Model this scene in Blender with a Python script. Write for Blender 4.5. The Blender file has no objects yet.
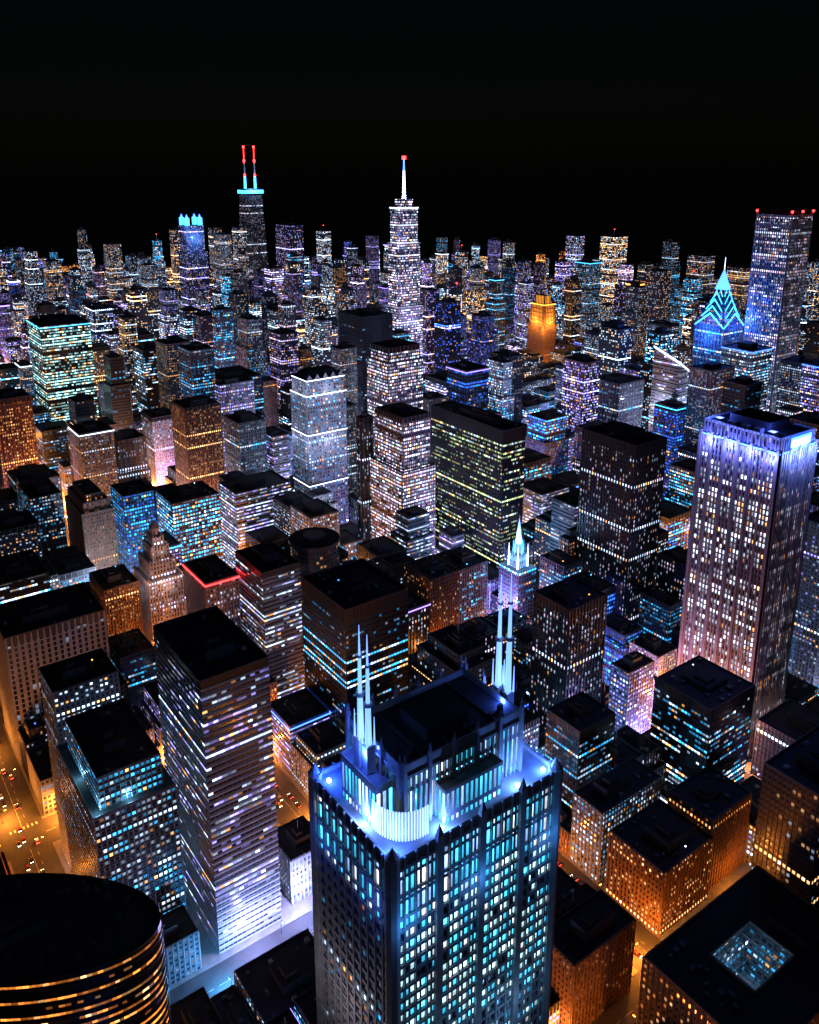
import bpy, math, random
from mathutils import Vector
random.seed(11)
R=random.random
def U(a,b): return a+(b-a)*random.random()
COL=bpy.context.scene.collection

# ------------------------------------------------------------------ camera
AZ=36.0; PITCH=15.4; EYE=412.0
cam=bpy.data.cameras.new('camera'); camo=bpy.data.objects.new('camera',cam); COL.objects.link(camo)
camo.location=(0,0,EYE); camo.rotation_euler=(math.radians(90-PITCH),0,math.radians(-AZ))
cam.sensor_fit='VERTICAL'; cam.sensor_height=36; cam.lens=858/1024*36; cam.shift_y=-113/1024
cam.clip_start=1; cam.clip_end=40000
bpy.context.scene.camera=camo
sc=bpy.context.scene
sc.view_settings.view_transform='Standard'; sc.view_settings.look='None'; sc.view_settings.exposure=0
SA,CA=math.sin(math.radians(AZ)),math.cos(math.radians(AZ))
def fwd(x,y): return x*SA+y*CA
def side(x,y): return x*CA-y*SA

# ------------------------------------------------------------------ materials
class NT:
    def __init__(s,name):
        s.m=bpy.data.materials.new(name); s.m.use_nodes=True; s.t=s.m.node_tree; s.t.nodes.clear()
    def n(s,typ,**k):
        nd=s.t.nodes.new(typ)
        for a,b in k.items(): setattr(nd,a,b)
        return nd
    def l(s,a,b): s.t.links.new(a,b)
    def math(s,op,a,b=None,c=None,clamp=False):
        nd=s.n('ShaderNodeMath',operation=op); nd.use_clamp=clamp
        for i,x in enumerate((a,b,c)):
            if x is None: continue
            if isinstance(x,(int,float)): nd.inputs[i].default_value=x
            else: s.l(x,nd.inputs[i])
        return nd.outputs[0]
    def mixc(s,f,a,b,mode='MIX'):
        nd=s.n('ShaderNodeMix',data_type='RGBA',blend_type=mode)
        for sock,x in ((nd.inputs[0],f),(nd.inputs[6],a),(nd.inputs[7],b)):
            if isinstance(x,(int,float)): sock.default_value=x
            elif isinstance(x,tuple): sock.default_value=(*x,1)
            else: s.l(x,sock)
        return nd.outputs[2]
    def wn(s,x,y=None,seed=0.0):
        cb=s.n('ShaderNodeCombineXYZ'); s.l(x,cb.inputs[0])
        if y is not None: s.l(y,cb.inputs[1])
        cb.inputs[2].default_value=seed
        w=s.n('ShaderNodeTexWhiteNoise',noise_dimensions='3D'); s.l(cb.outputs[0],w.inputs[0])
        return w
def facade(name,wall,wx,wy,T,wts,c1,c2,bias,strength,wallrough=.75,glass=(.015,.02,.03),minb=.12,vary=.9,acc=(1,.42,.12),accp=.9,fine=True,full=.07,none=.95):
    k=NT(name); uv=k.n('ShaderNodeUVMap'); sp=k.n('ShaderNodeSeparateXYZ'); k.l(uv.outputs[0],sp.inputs[0])
    u,v=sp.outputs[0],sp.outputs[1]
    fu,fv=k.math('FLOOR',u),k.math('FLOOR',v); ru,rv=k.math('FRACT',u),k.math('FRACT',v)
    mu=k.math('LESS_THAN',k.math('ABSOLUTE',k.math('SUBTRACT',ru,.5)),wx/2)
    mv=k.math('LESS_THAN',k.math('ABSOLUTE',k.math('SUBTRACT',rv,.52)),wy/2)
    win=k.math('MULTIPLY',mu,mv)
    w1=k.wn(fu,fv,0.5)
    uz=k.math('FLOOR',k.math('DIVIDE',u,256.0))
    wb=k.wn(uz,None,1.5); sb=k.n('ShaderNodeSeparateColor'); k.l(wb.outputs[1],sb.inputs[0])
    wf=k.wn(uz,fv,7.5)
    wg=k.wn(k.math('FLOOR',k.math('DIVIDE',u,5.0)),fv,3.5)
    a,b,c=wts
    s_=k.math('ADD',k.math('MULTIPLY',w1.outputs[0],a),k.math('ADD',k.math('MULTIPLY',wf.outputs[0],b),k.math('MULTIPLY',wg.outputs[0],c)))
    Tn=k.math('ADD',k.math('MULTIPLY',sb.outputs[1],.36*vary),T-.2*vary)
    lit=k.math('LESS_THAN',s_,Tn)
    allon=k.math('LESS_THAN',wf.outputs[0],full)
    lit=k.math('MULTIPLY',k.math('MAXIMUM',lit,allon),k.math('LESS_THAN',wf.outputs[0],none))
    cs=k.n('ShaderNodeSeparateColor'); k.l(w1.outputs[1],cs.inputs[0])
    br=k.math('ADD',k.math('MULTIPLY',k.math('POWER',cs.outputs[0],2.8),1.9),minb)
    br=k.math('MAXIMUM',br,k.math('MULTIPLY',allon,.7))
    bb=k.math('ADD',k.math('MULTIPLY',k.math('POWER',sb.outputs[0],2.0),1.5*vary),1-.6*vary)
    br=k.math('MULTIPLY',br,bb)
    if fine:
        mp=k.n('ShaderNodeMapping'); k.l(uv.outputs[0],mp.inputs[0]); mp.inputs[3].default_value=(4.3,3.1,1)
        no=k.n('ShaderNodeTexNoise'); k.l(mp.outputs[0],no.inputs[0]); no.inputs['Scale'].default_value=1.0; no.inputs['Detail'].default_value=1
        clut=k.math('ADD',k.math('MULTIPLY',no.outputs[0],1.5),.15)
        ceil=k.math('ADD',k.math('MULTIPLY',rv,.9),.5)
        br=k.math('MULTIPLY',k.math('MULTIPLY',br,clut),ceil)
    em=k.math('MULTIPLY',k.math('MULTIPLY',k.math('MULTIPLY',win,lit),br),strength)
    fcol=k.math('LESS_THAN',k.math('ADD',k.math('MULTIPLY',cs.outputs[1],.6),k.math('MULTIPLY',wg.outputs[0],.4)),k.math('ADD',k.math('MULTIPLY',sb.outputs[2],.6*vary),bias-.3*vary))
    ec=k.mixc(fcol,c1,c2)
    ec=k.mixc(k.math('GREATER_THAN',cs.outputs[2],accp),ec,acc)
    if fine:
        tc=k.n('ShaderNodeTexCoord'); n2=k.n('ShaderNodeTexNoise'); k.l(tc.outputs['Object'],n2.inputs[0]); n2.inputs['Scale'].default_value=.12; n2.inputs['Detail'].default_value=3
        wv=k.math('ADD',k.math('MULTIPLY',n2.outputs[0],.9),.55)
    else: wv=k.math('ADD',k.math('MULTIPLY',sb.outputs[1],.8),.5)
    cw=k.n('ShaderNodeCombineColor'); [k.l(wv,cw.inputs[i]) for i in range(3)]
    wc=k.mixc(1.0,wall,cw.outputs[0],'MULTIPLY')
    bc=k.mixc(win,wc,glass)
    bs=k.n('ShaderNodeBsdfPrincipled'); k.l(bc,bs.inputs['Base Color'])
    k.l(k.math('ADD',k.math('MULTIPLY',win,-(wallrough-.18)),wallrough),bs.inputs['Roughness'])
    k.l(ec,bs.inputs['Emission Color']); k.l(em,bs.inputs['Emission Strength'])
    o=k.n('ShaderNodeOutputMaterial'); k.l(bs.outputs[0],o.inputs[0])
    k.m.cycles.emission_sampling='NONE'
    return k.m
def plain(name,col,rough=.7,emit=None,es=0,scale=.3,var=.5,metal=0,sample='NONE'):
    k=NT(name); bs=k.n('ShaderNodeBsdfPrincipled'); bs.inputs['Roughness'].default_value=rough; bs.inputs['Metallic'].default_value=metal
    tc=k.n('ShaderNodeTexCoord'); n2=k.n('ShaderNodeTexNoise'); k.l(tc.outputs['Object'],n2.inputs[0]); n2.inputs['Scale'].default_value=scale; n2.inputs['Detail'].default_value=3
    wv=k.math('ADD',k.math('MULTIPLY',n2.outputs[0],var*2),1-var)
    cw=k.n('ShaderNodeCombineColor'); [k.l(wv,cw.inputs[i]) for i in range(3)]
    k.l(k.mixc(1.0,col,cw.outputs[0],'MULTIPLY'),bs.inputs['Base Color'])
    if emit: bs.inputs['Emission Color'].default_value=(*emit,1); bs.inputs['Emission Strength'].default_value=es
    o=k.n('ShaderNodeOutputMaterial'); k.l(bs.outputs[0],o.inputs[0]); k.m.cycles.emission_sampling=sample
    return k.m
WHT=(.55,.74,1.0); CYA=(.04,.46,1.0); VIO=(.34,.3,1.0); WRM=(1,.52,.2); ORG=(1,.28,.04); GRN=(.75,1,.42); PNK=(.85,.66,1); BLU=(.03,.14,1.0); TEA=(.06,.55,.8); MAG=(.7,.2,1)
M={}
M['cool']=facade('glass_facade_cool',(.11,.12,.15),.6,.45,.56,(.4,.35,.25),WHT,CYA,.55,4.2)
M['mix']=facade('apartment_facade',(.13,.13,.15),.5,.42,.54,(.8,.1,.1),WHT,WRM,.4,4.4)
M['teal']=facade('dark_teal_facade',(.02,.025,.03),.86,.4,.44,(.3,.4,.3),CYA,WHT,.35,3.6,.3)
M['dark']=facade('dark_facade',(.03,.03,.035),.6,.5,.34,(.5,.25,.25),WHT,WRM,.4,3.6,.4)
M['band']=facade('banded_facade',(.24,.24,.28),.94,.36,.55,(.25,.4,.35),WHT,VIO,.45,3.8)
M['white']=facade('white_lit_facade',(.26,.26,.3),.5,.5,.64,(.6,.2,.2),WHT,CYA,.4,4.6)
M['warm']=facade('brick_facade',(.2,.1,.06),.42,.45,.46,(.7,.1,.2),ORG,WRM,.5,3.6)
M['violet']=facade('violet_facade',(.18,.18,.28),.55,.45,.6,(.5,.25,.25),VIO,WHT,.4,4.8)
M['green']=facade('black_steel_facade',(.012,.013,.015),.8,.42,.53,(.3,.35,.35),GRN,WHT,.35,2.5,.3,vary=0)
M['tealband']=facade('lit_glass_facade',(.04,.05,.06),.8,.45,.68,(.4,.3,.3),(.4,.9,.95),WRM,.2,4.0,.3,vary=0)
M['line']=facade('dark_ribbed_facade',(.045,.045,.055),.35,.6,.40,(.6,.1,.3),WHT,PNK,.4,3.4,.4,vary=.2)
M['stripe']=facade('pale_fin_facade',(.38,.38,.4),.5,.8,.28,(.3,.35,.35),CYA,WHT,.5,2.4,vary=.3)
M['pink']=facade('granite_facade',(.26,.2,.2),.42,.5,.5,(.45,.1,.45),WHT,PNK,.4,3.8,vary=.4)
M['gt']=facade('pink_granite_tower_facade',(.3,.27,.28),.46,.66,.56,(.35,.15,.5),(.65,.8,1),(.85,.8,1),.4,4.0,vary=0)
M['pale']=facade('pale_banded_facade',(.4,.39,.42),.94,.36,.46,(.2,.35,.45),WHT,VIO,.4,3.0,vary=0)
M['dense']=facade('dense_lit_facade',(.2,.2,.23),.62,.5,.72,(.4,.3,.3),WHT,PNK,.5,3.4,vary=0)
M['blue']=facade('blue_glass_facade',(.06,.09,.18),.7,.5,.6,(.5,.25,.25),BLU,CYA,.4,4.8)
M['fg_low']=facade('tower_shaft_facade',(.2,.19,.19),.5,.55,.25,(.5,.2,.3),WHT,CYA,.5,1.6,vary=0)
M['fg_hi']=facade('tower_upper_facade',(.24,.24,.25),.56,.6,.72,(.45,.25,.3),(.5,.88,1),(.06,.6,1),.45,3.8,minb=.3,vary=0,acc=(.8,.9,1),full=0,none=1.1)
M['fg_mid']=facade('tower_middle_facade',(.22,.22,.23),.54,.58,.5,(.45,.25,.3),(.55,.85,1),(.06,.55,1),.45,2.8,minb=.2,vary=0,acc=(.8,.9,1))
M['fg_west']=facade('tower_west_facade',(.22,.21,.22),.5,.55,.34,(.6,.1,.3),WHT,CYA,.5,2.8,vary=0)
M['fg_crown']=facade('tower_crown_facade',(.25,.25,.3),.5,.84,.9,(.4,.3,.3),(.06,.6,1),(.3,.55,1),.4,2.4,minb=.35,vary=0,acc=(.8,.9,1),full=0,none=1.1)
M['curve']=facade('curved_glass_facade',(.02,.02,.02),.97,.3,.58,(.15,.45,.4),ORG,WRM,.3,1.9,.25,vary=0)
M['aon']=facade('white_granite_facade',(.26,.26,.29),.45,.6,.6,(.4,.1,.5),WHT,PNK,.5,3.2,vary=0)
M['tspire']=facade('mirror_glass_facade',(.18,.18,.24),.6,.5,.64,(.4,.25,.35),WHT,PNK,.5,4.2,vary=0)
for nm,c1,c2,bi,wl in (('fa',WHT,WRM,.33,(.07,.08,.1)),('fb',WHT,VIO,.55,(.07,.07,.12)),('fc',CYA,WHT,.45,(.05,.06,.08)),('fd',PNK,VIO,.5,(.08,.07,.11)),('fe',WRM,ORG,.5,(.1,.07,.05)),('ff',VIO,BLU,.4,(.06,.06,.12))):
    M[nm]=facade('city_facade_'+nm,wl,.55,.5,.54,(.65,.15,.2),c1,c2,bi,5.6,vary=1.0,fine=False,minb=.12)
M['roof']=plain('dark_roof',(.018,.018,.022),.9)
M['roofb']=plain('terrace_roof',(.15,.15,.17),.8)
M['mech']=plain('roof_plant_metal',(.045,.045,.055),.6)
M['stone']=plain('limestone',(.25,.24,.24),.8)
M['pier_w']=plain('pale_concrete',(.3,.3,.33),.8)
M['pier_d']=plain('black_metal',(.015,.015,.017),.4)
M['brick']=plain('brick',(.2,.11,.07),.9)
M['pinkst']=plain('pink_granite',(.28,.23,.24),.6)
M['steel']=plain('white_painted_steel',(.6,.62,.65),.35)
M['asphalt']=plain('asphalt',(.055,.055,.057),.8,scale=.15)
M['pave']=plain('pavement',(.22,.21,.2),.9,scale=.2)
M['paint']=plain('road_paint',(.7,.7,.66),.7)
M['water']=plain('lake_water',(.004,.006,.01),.25,scale=.02)
M['e_white']=plain('light_white',(.8,.8,.8),.5,(.65,.78,1),4)
M['e_blue']=plain('light_blue',(.2,.3,.8),.5,(.04,.15,1),6)
M['e_cyan']=plain('light_cyan',(.2,.6,.8),.5,(.04,.5,1),4.5)
M['e_violet']=plain('light_violet',(.5,.4,.8),.5,(.3,.2,1),4)
M['e_red']=plain('light_red',(.8,.1,.1),.5,(1,.02,.02),14)
M['e_orange']=plain('light_orange',(.8,.4,.1),.5,(1,.35,.04),4)
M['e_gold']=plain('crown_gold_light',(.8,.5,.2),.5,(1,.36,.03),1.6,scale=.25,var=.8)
M['e_spire']=plain('floodlit_spire_glow',(.7,.72,.75),.4,(.16,.34,1),2.0,scale=.6,var=.3)  # self-glow put into the material in place of floodlight on the spires
M['e_fin']=plain('floodlit_fin_glow',(.7,.72,.75),.4,(.4,.62,1),1.3,scale=.6,var=.3)  # emission stands in for lamplight falling on the white fins

# ------------------------------------------------------------------ mesh builder
class MB:
    def __init__(s): s.v=[];s.f=[];s.uv=[];s.mi=[];s.mats=[]
    def mid(s,m):
        if m not in s.mats: s.mats.append(m)
        return s.mats.index(m)
    def face(s,pts,m,uv=None):
        b=len(s.v); s.v+=[tuple(p) for p in pts]; s.f.append(tuple(range(b,b+len(pts))))
        s.uv+=uv if uv else [(0,0)]*len(pts); s.mi.append(s.mid(m))
    def prism(s,poly,z0,z1,wall,top=None,bay=3.0,st=3.8,ou=None,bottom=False,poly2=None,walls=None):
        n=len(poly); p2=poly2 or poly
        if ou is None: ou=random.randrange(0,120)*256
        u=ou
        for i in range(n):
            a,b=poly[i],poly[(i+1)%n]; a2,b2=p2[i],p2[(i+1)%n]
            L=math.hypot(b[0]-a[0],b[1]-a[1]); nb=max(1,round(L/bay))
            w=walls[i] if walls else wall
            s.face([(a[0],a[1],z0),(b[0],b[1],z0),(b2[0],b2[1],z1),(a2[0],a2[1],z1)],w,
                   [(u,z0/st),(u+nb,z0/st),(u+nb,z1/st),(u,z1/st)])
            u+=nb
        if top: s.face([(p[0],p[1],z1) for p in p2],top)
        if bottom: s.face([(p[0],p[1],z0) for p in reversed(poly)],wall)
    def box(s,x0,y0,z0,x1,y1,z1,wall,top=None,**k):
        s.prism([(x0,y0),(x1,y0),(x1,y1),(x0,y1)],z0,z1,wall,top or wall,**k)
    def parapet(s,x0,y0,x1,y1,z,h,t,m):
        s.box(x0,y0,z,x1,y0+t,z+h,m); s.box(x0,y1-t,z,x1,y1,z+h,m)
        s.box(x0,y0+t,z,x0+t,y1-t,z+h,m); s.box(x1-t,y0+t,z,x1,y1-t,z+h,m)
    def piers(s,x0,y0,x1,y1,z0,z1,bay,w,d,m,every=1,faces='SWNE'):
        def run(L):
            nb=max(1,round(L/bay)); return [L*i/nb for i in range(0,nb+1,every)]
        for q in run(x1-x0):
            q=min(max(q,w/2),x1-x0-w/2)
            if 'S' in faces: s.box(x0+q-w/2,y0-d,z0,x0+q+w/2,y0,z1,m)
            if 'N' in faces: s.box(x0+q-w/2,y1,z0,x0+q+w/2,y1+d,z1,m)
        for q in run(y1-y0):
            q=min(max(q,w/2),y1-y0-w/2)
            if 'W' in faces: s.box(x0-d,y0+q-w/2,z0,x0,y0+q+w/2,z1,m)
            if 'E' in faces: s.box(x1,y0+q-w/2,z0,x1+d,y0+q+w/2,z1,m)
    def bands(s,x0,y0,x1,y1,z0,z1,st,t,d,m,every=1):
        k=math.ceil(z0/st)
        while k*st<z1-.1:
            if k%every==0: s.prism([(x0-d,y0-d),(x1+d,y0-d),(x1+d,y1+d),(x0-d,y1+d)],k*st-t/2,k*st+t/2,m,m,bottom=True)
            k+=1
    def cone(s,cx,cy,z0,z1,r0,r1,m,n=8,top=True):
        a=[(cx+r0*math.cos(6.2832*i/n),cy+r0*math.sin(6.2832*i/n)) for i in range(n)]
        b=[(cx+r1*math.cos(6.2832*i/n),cy+r1*math.sin(6.2832*i/n)) for i in range(n)]
        s.prism(a,z0,z1,m,m if top else None,poly2=b)
    def obj(s,name,loc=(0,0,0)):
        me=bpy.data.meshes.new(name); me.from_pydata(s.v,[],s.f)
        l=me.uv_layers.new(name='UVMap'); flat=[c for p in s.uv for c in p]; l.data.foreach_set('uv',flat)
        for m in s.mats: me.materials.append(M[m])
        me.polygons.foreach_set('material_index',s.mi); me.update()
        o=bpy.data.objects.new(name,me); o.location=loc; COL.objects.link(o); return o
def point(name,loc,col,p,r=.4,parent=None):
    l=bpy.data.lights.new(name,'POINT'); l.color=col; l.energy=p; l.shadow_soft_size=r
    o=bpy.data.objects.new(name,l); o.location=loc; COL.objects.link(o)
    if parent: o.parent=parent
    return o

FOOT=[]
def reserve(x0,y0,x1,y1): FOOT.append((x0,y0,x1,y1))
STY={'cool':(2.7,3.7),'mix':(2.8,3.2),'teal':(2.4,3.8),'dark':(2.7,3.8),'band':(2.6,3.7),'white':(2.6,3.6),'warm':(2.5,3.6),'violet':(2.6,3.6),'green':(2.2,4),'line':(3.0,3.8),'stripe':(4.2,4),'pink':(2.7,3.8),'blue':(2.4,3.7),'aon':(3,4),'curve':(3,4),'tealband':(2.6,3.8),'pale':(2.6,3.7),'dense':(2.4,3.5)}
for q in ('fa','fb','fc','fd','fe','ff'): STY[q]=(2.9,3.5)
PIER={'cool':('pier_w',.35),'mix':('stone',.5),'teal':('pier_d',.25),'dark':('pier_d',.5),'band':None,'pale':None,'white':('pier_w',.6),'warm':('brick',.7),'violet':('pier_w',.5),'green':('pier_d',.35),'line':('pier_d',.9),'stripe':('pier_w',1.1),'pink':('pinkst',.8),'blue':('pier_d',.3),'aon':('pier_w',.8),'curve':None,'tealband':('mech',.4),'dense':('pinkst',.6)}
for q in ('fa','fb','fc','fd','fe','ff'): PIER[q]=None
def rooftop(b,x0,y0,x1,y1,z,rich=True):
    w,d=x1-x0,y1-y0
    b.parapet(x0,y0,x1,y1,z,1.2,.5,'mech')
    mx,my=x0+w*U(.2,.35),y0+d*U(.2,.35); mw,md=w*U(.35,.5),d*U(.35,.5); mh=U(3,7)
    b.box(mx,my,z,mx+mw,my+md,z+mh,'mech','roof')
    if rich:
        b.box(mx+mw*.2,my+md*.2,z+mh,mx+mw*.6,my+md*.7,z+mh+U(1.5,3),'mech','roof')
        for i in range(int(4+w*d/200)):
            px,py=U(x0+1.5,x1-4),U(y0+1.5,y1-4); s1,s2=U(1,3),U(1,3)
            if px+s1<mx-.2 or px>mx+mw+.2 or py+s2<my-.2 or py>my+md+.2:
                b.box(px,py,z,min(px+s1,x1-.8),min(py+s2,y1-.8),z+U(.7,2.2),random.choice(['mech','stone','pier_d']))
        for i in range(3):
            px,py=U(x0+2,x1-2),U(y0+2,y1-2); b.cone(px,py,z,z+U(1,2),.7,.7,'mech',8)
        if R()<.4:
            px,py=U(x0+2,x1-2),U(y0+2,y1-2); b.box(px-.25,py-.25,z,px+.25,py+.25,z+2.6,'mech'); b.box(px-.35,py-.35,z+2.6,px+.35,py+.35,z+3.1,random.choice(['e_white','e_orange','e_blue','e_cyan']))
        if R()<.35:
            px,py=mx+mw*.5,my+md*.5; b.box(px-.12,py-.12,z+mh,px+.12,py+.12,z+mh+U(8,16),'steel')
def building(name,x,y,w,d,h,style,detail=2,roof=True,tiers=None,bandg=False,glow=None,red=False,cap=0):
    x1,y1=x+w,y+d; reserve(x,y,x1,y1); bay,st=STY[style]; b=MB()
    lv=[(0,h,0)] if not tiers else tiers
    for (a,c,ins) in lv:
        X0,Y0,X1,Y1=x+ins,y+ins,x1-ins,y1-ins
        cc=c-cap if (cap and c==lv[-1][1]) else c
        b.box(X0,Y0,a,X1,Y1,cc,style,'roof',bay=bay,st=st)
        if cc<c: b.box(X0,Y0,cc,X1,Y1,c,'pier_d','roof')
        p=PIER[style]
        if p and detail>=1:
            b.piers(X0,Y0,X1,Y1,a,c+.6,bay,p[1],.3 if p[1]<.6 else .55,p[0],every=1 if detail>=2 else 2)
        if style in('band','pale') or bandg:
            b.bands(X0,Y0,X1,Y1,a,cc,st,1.1 if style in('band','pale') else .5,.35,'pier_w' if style in('band','white','pale') else 'pier_d')
        if c!=lv[-1][1]: b.parapet(X0,Y0,X1,Y1,c,1.1,.5,'mech')
    ins=lv[-1][2]
    if roof: rooftop(b,x+ins,y+ins,x1-ins,y1-ins,h,detail>=2)
    if glow: b.parapet(x+ins-.9,y+ins-.9,x1-ins+.9,y1-ins+.9,h-1.4,.8,.3,glow)
    if red:
        b.box(x+w/2-.6,y+d/2-.6,h+14,x+w/2+.6,y+d/2+.6,h+15.4,'e_red'); b.box(x+w/2-.2,y+d/2-.2,h,x+w/2+.2,y+d/2+.2,h+14,'steel')
    return b.obj(name)

# ------------------------------------------------------------------ foreground tower with twin spires
def fg():
    x0,y0,x1,y1,h=95,138,151,176,250; reserve(x0,y0,x1,y1); b=MB(); bay=1.75; st=3.7
    pl=[(x0,y0),(x1,y0),(x1,y1),(x0,y1)]
    zm,z1,z2=st*41,st*50,st*63
    b.prism(pl,0,zm,'fg_low',bay=bay,st=st,ou=600)
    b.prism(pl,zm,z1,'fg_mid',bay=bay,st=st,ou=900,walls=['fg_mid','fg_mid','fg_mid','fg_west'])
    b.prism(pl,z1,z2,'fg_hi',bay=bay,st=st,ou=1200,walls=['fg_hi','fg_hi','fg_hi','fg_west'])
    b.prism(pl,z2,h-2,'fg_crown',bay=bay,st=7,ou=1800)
    b.prism(pl,h-2,h,'stone','roofb')
    b.piers(x0,y0,x1,y1,0,h+1.6,bay,.5,.7,'stone',every=2)
    for z in (z1,z2,z2+7,h-2): b.prism([(x0-.45,y0-.45),(x1+.45,y0-.45),(x1+.45,y1+.45),(x0-.45,y1+.45)],z-.5,z+.5,'stone','stone',bottom=True)
    b.bands(x0,y0,x1,y1,0,z2,st,1.1,.42,'stone')
    b.parapet(x0,y0,x1,y1,h,1.4,.6,'stone')
    for cx in (x0+14,x0+28,x0+42):
        for yy in (y0,y1):
            sgn=-1 if yy==y0 else 1
            b.box(cx-1,min(yy,yy+sgn*1.3),0,cx+1,max(yy,yy+sgn*1.3),h+2.5,'stone')
            b.prism([(cx-.9,yy+sgn*.65-.6),(cx+.9,yy+sgn*.65-.6),(cx+.9,yy+sgn*.65+.6),(cx-.9,yy+sgn*.65+.6)],h+2.5,h+5.5,'stone',None,poly2=[(cx-.1,yy+sgn*.65-.1),(cx+.1,yy+sgn*.65-.1),(cx+.1,yy+sgn*.65+.1),(cx-.1,yy+sgn*.65+.1)])
    for cx,cy in ((x0+.6,y0+.6),(x1-.6,y0+.6),(x1-.6,y1-.6),(x0+.6,y1-.6)):
        b.cone(cx,cy,0,h+2.2,2.0,2.0,'stone',8); b.cone(cx,cy,h+2.2,h+5,1.5,.1,'stone',8)
    a0,b0,a1,b1=104,146,143,170; hc=268
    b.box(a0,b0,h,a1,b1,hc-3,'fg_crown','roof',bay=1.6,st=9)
    b.prism([(a0-.6,b0-.6),(a1+.6,b0-.6),(a1+.6,b1+.6),(a0-.6,b1+.6)],hc-3,hc-2.2,'stone','stone',bottom=True)
    b.box(a0,b0,hc-2.2,a1,b1,hc-1,'stone','roof')
    b.piers(a0,b0,a1,b1,h,hc-3,1.6,.35,.8,'stone')
    b.parapet(a0-.3,b0-.3,a1+.3,b1+.3,hc-1,2.0,.5,'stone')
    for (q0,r0,q1,r1,zz) in ((98.5,150,104,166,262),(143,150,148,164,262),(114,141.5,133,146,259),(114,170,133,174,259)):
        b.box(q0,r0,h,q1,r1,zz,'fg_crown','roofb',bay=1.6,st=9)
        b.parapet(q0-.2,r0-.2,q1+.2,r1+.2,zz,1,.4,'stone')
    for px_,py_ in [(a0+k*7.8,b0-.9) for k in range(6)]+[(a0+k*7.8,b1+.9) for k in range(6)]+[(a0-.9,b0+k*8) for k in range(4)]+[(a1+.9,b0+k*8) for k in range(4)]:
        b.box(px_-.45,py_-.45,h,px_+.45,py_+.45,hc+2.5,'stone'); b.cone(px_,py_,hc+2.5,hc+5,.5,.05,'stone',4)
    for xx in (112,120,128,136): b.box(xx-.3,b0+.8,hc-1,xx+.3,b1-.8,hc-.3,'mech')
    b.box(116,152,hc-1,130,164,hc+2.5,'mech','roof')
    for k in range(9): px,py=106+U(0,34),148+U(0,3); b.box(px,py,hc-1,px+U(.6,1.8),py+U(.6,1.4),hc+U(0,.8),'mech')
    for i in range(26):
        t=math.radians(150+i*5.2); cx,cy=107+8.5*math.cos(t),150+8.5*math.sin(t)
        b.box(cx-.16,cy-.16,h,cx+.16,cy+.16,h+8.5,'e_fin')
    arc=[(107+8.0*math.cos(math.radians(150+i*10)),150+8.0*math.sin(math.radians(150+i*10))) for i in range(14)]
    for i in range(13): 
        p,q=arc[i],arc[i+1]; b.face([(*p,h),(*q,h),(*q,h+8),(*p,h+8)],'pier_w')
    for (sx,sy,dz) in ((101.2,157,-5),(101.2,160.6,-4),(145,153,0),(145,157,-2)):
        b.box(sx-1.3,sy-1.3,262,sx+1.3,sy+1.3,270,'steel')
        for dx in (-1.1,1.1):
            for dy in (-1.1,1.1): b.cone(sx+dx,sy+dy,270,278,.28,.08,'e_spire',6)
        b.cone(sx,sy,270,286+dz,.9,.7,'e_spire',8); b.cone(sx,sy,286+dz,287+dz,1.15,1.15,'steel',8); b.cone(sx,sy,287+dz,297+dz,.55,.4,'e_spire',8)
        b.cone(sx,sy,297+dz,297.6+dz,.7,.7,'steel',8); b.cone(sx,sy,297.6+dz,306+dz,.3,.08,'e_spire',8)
    DB=(.02,.09,1)
    L=[(97.5,141,(.05,.16,1)),(98,172,DB),(148,141,(.05,.16,1)),(148,172,DB),(112,140.5,(.12,.3,1)),(138,140.5,(.12,.3,1)),(124,174.8,DB),(97,153,(.15,.3,1)),(149.6,157,(.08,.2,1))]
    for x,y,c in L: b.box(x-.45,y-.45,h,x+.45,y+.45,h+1,'e_white')
    o=b.obj('skyscraper_with_twin_spires')
    for x,y,c in L: point('terrace_floodlight',(x,y,h+2.5),c,9000,.3,o)
    for sx,sy in ((101.2,158.8),(145,155)):
        for dx,dy in ((-2.5,-2.5),(2.5,-2.5),(0,4)): point('spire_uplight',(sx+dx,sy+dy,268),(.05,.14,1),3200,.25,o)
    for x in (99,121,146): point('facade_light',(x,y0-5,z2-1),(.06,.3,1),2200,.3,o)
    for x in (108,134): point('facade_light',(x,y0-9,z1-4),(.2,.5,1),2600,.3,o)
    for y in (145,168): point('facade_light',(x0-5,y,z2+2),(.04,.14,1),1000,.3,o)
    point('facade_light',(x0-14,158,190),(.7,.65,.8),6500,.5,o)
fg()

# ------------------------------------------------------------------ buildings back-projected from image pixels at guessed heights, some shifted by hand (east, north, width, depth, height)
B=building
B('office_tower',81,376,42,68,118,'cool',2,tiers=[(0,100,0),(100,118,5)],bandg=True)
for q in ((84,379,103),(100,379,103),(84,410,103)): point('roof_floodlight',q,(.25,.7,1),3200,.3)
B('office_tower',84,452,36,30,128,'mix',2)
B('banded_tower',133,357,37,65,167,'pale',2,cap=4)
for q in ((150,344,14),(180,352,14),(182,385,14)): point('base_floodlight',q,(.42,.42,1),80000,.5)
B('office_block_with_fins',82,580,67,52,100,'stripe',2,cap=6)
B('office_tower',98,697,40,55,85,'teal',2)
B('black_glass_tower',263,434,51,58,128,'teal',2,cap=9)
B('stepped_office_tower',315,381,38,50,95,'dark',2,tiers=[(0,70,0),(70,86,3),(86,95,8)])
B('apartment_tower',254,537,32,47,115,'band',2,cap=4)
B('brick_office_tower',224,574,27,44,100,'pink',2,glow='e_red')
B('office_tower',258,731,47,42,105,'cool',2)
B('office_tower',227,776,30,38,105,'blue',2)
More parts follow.
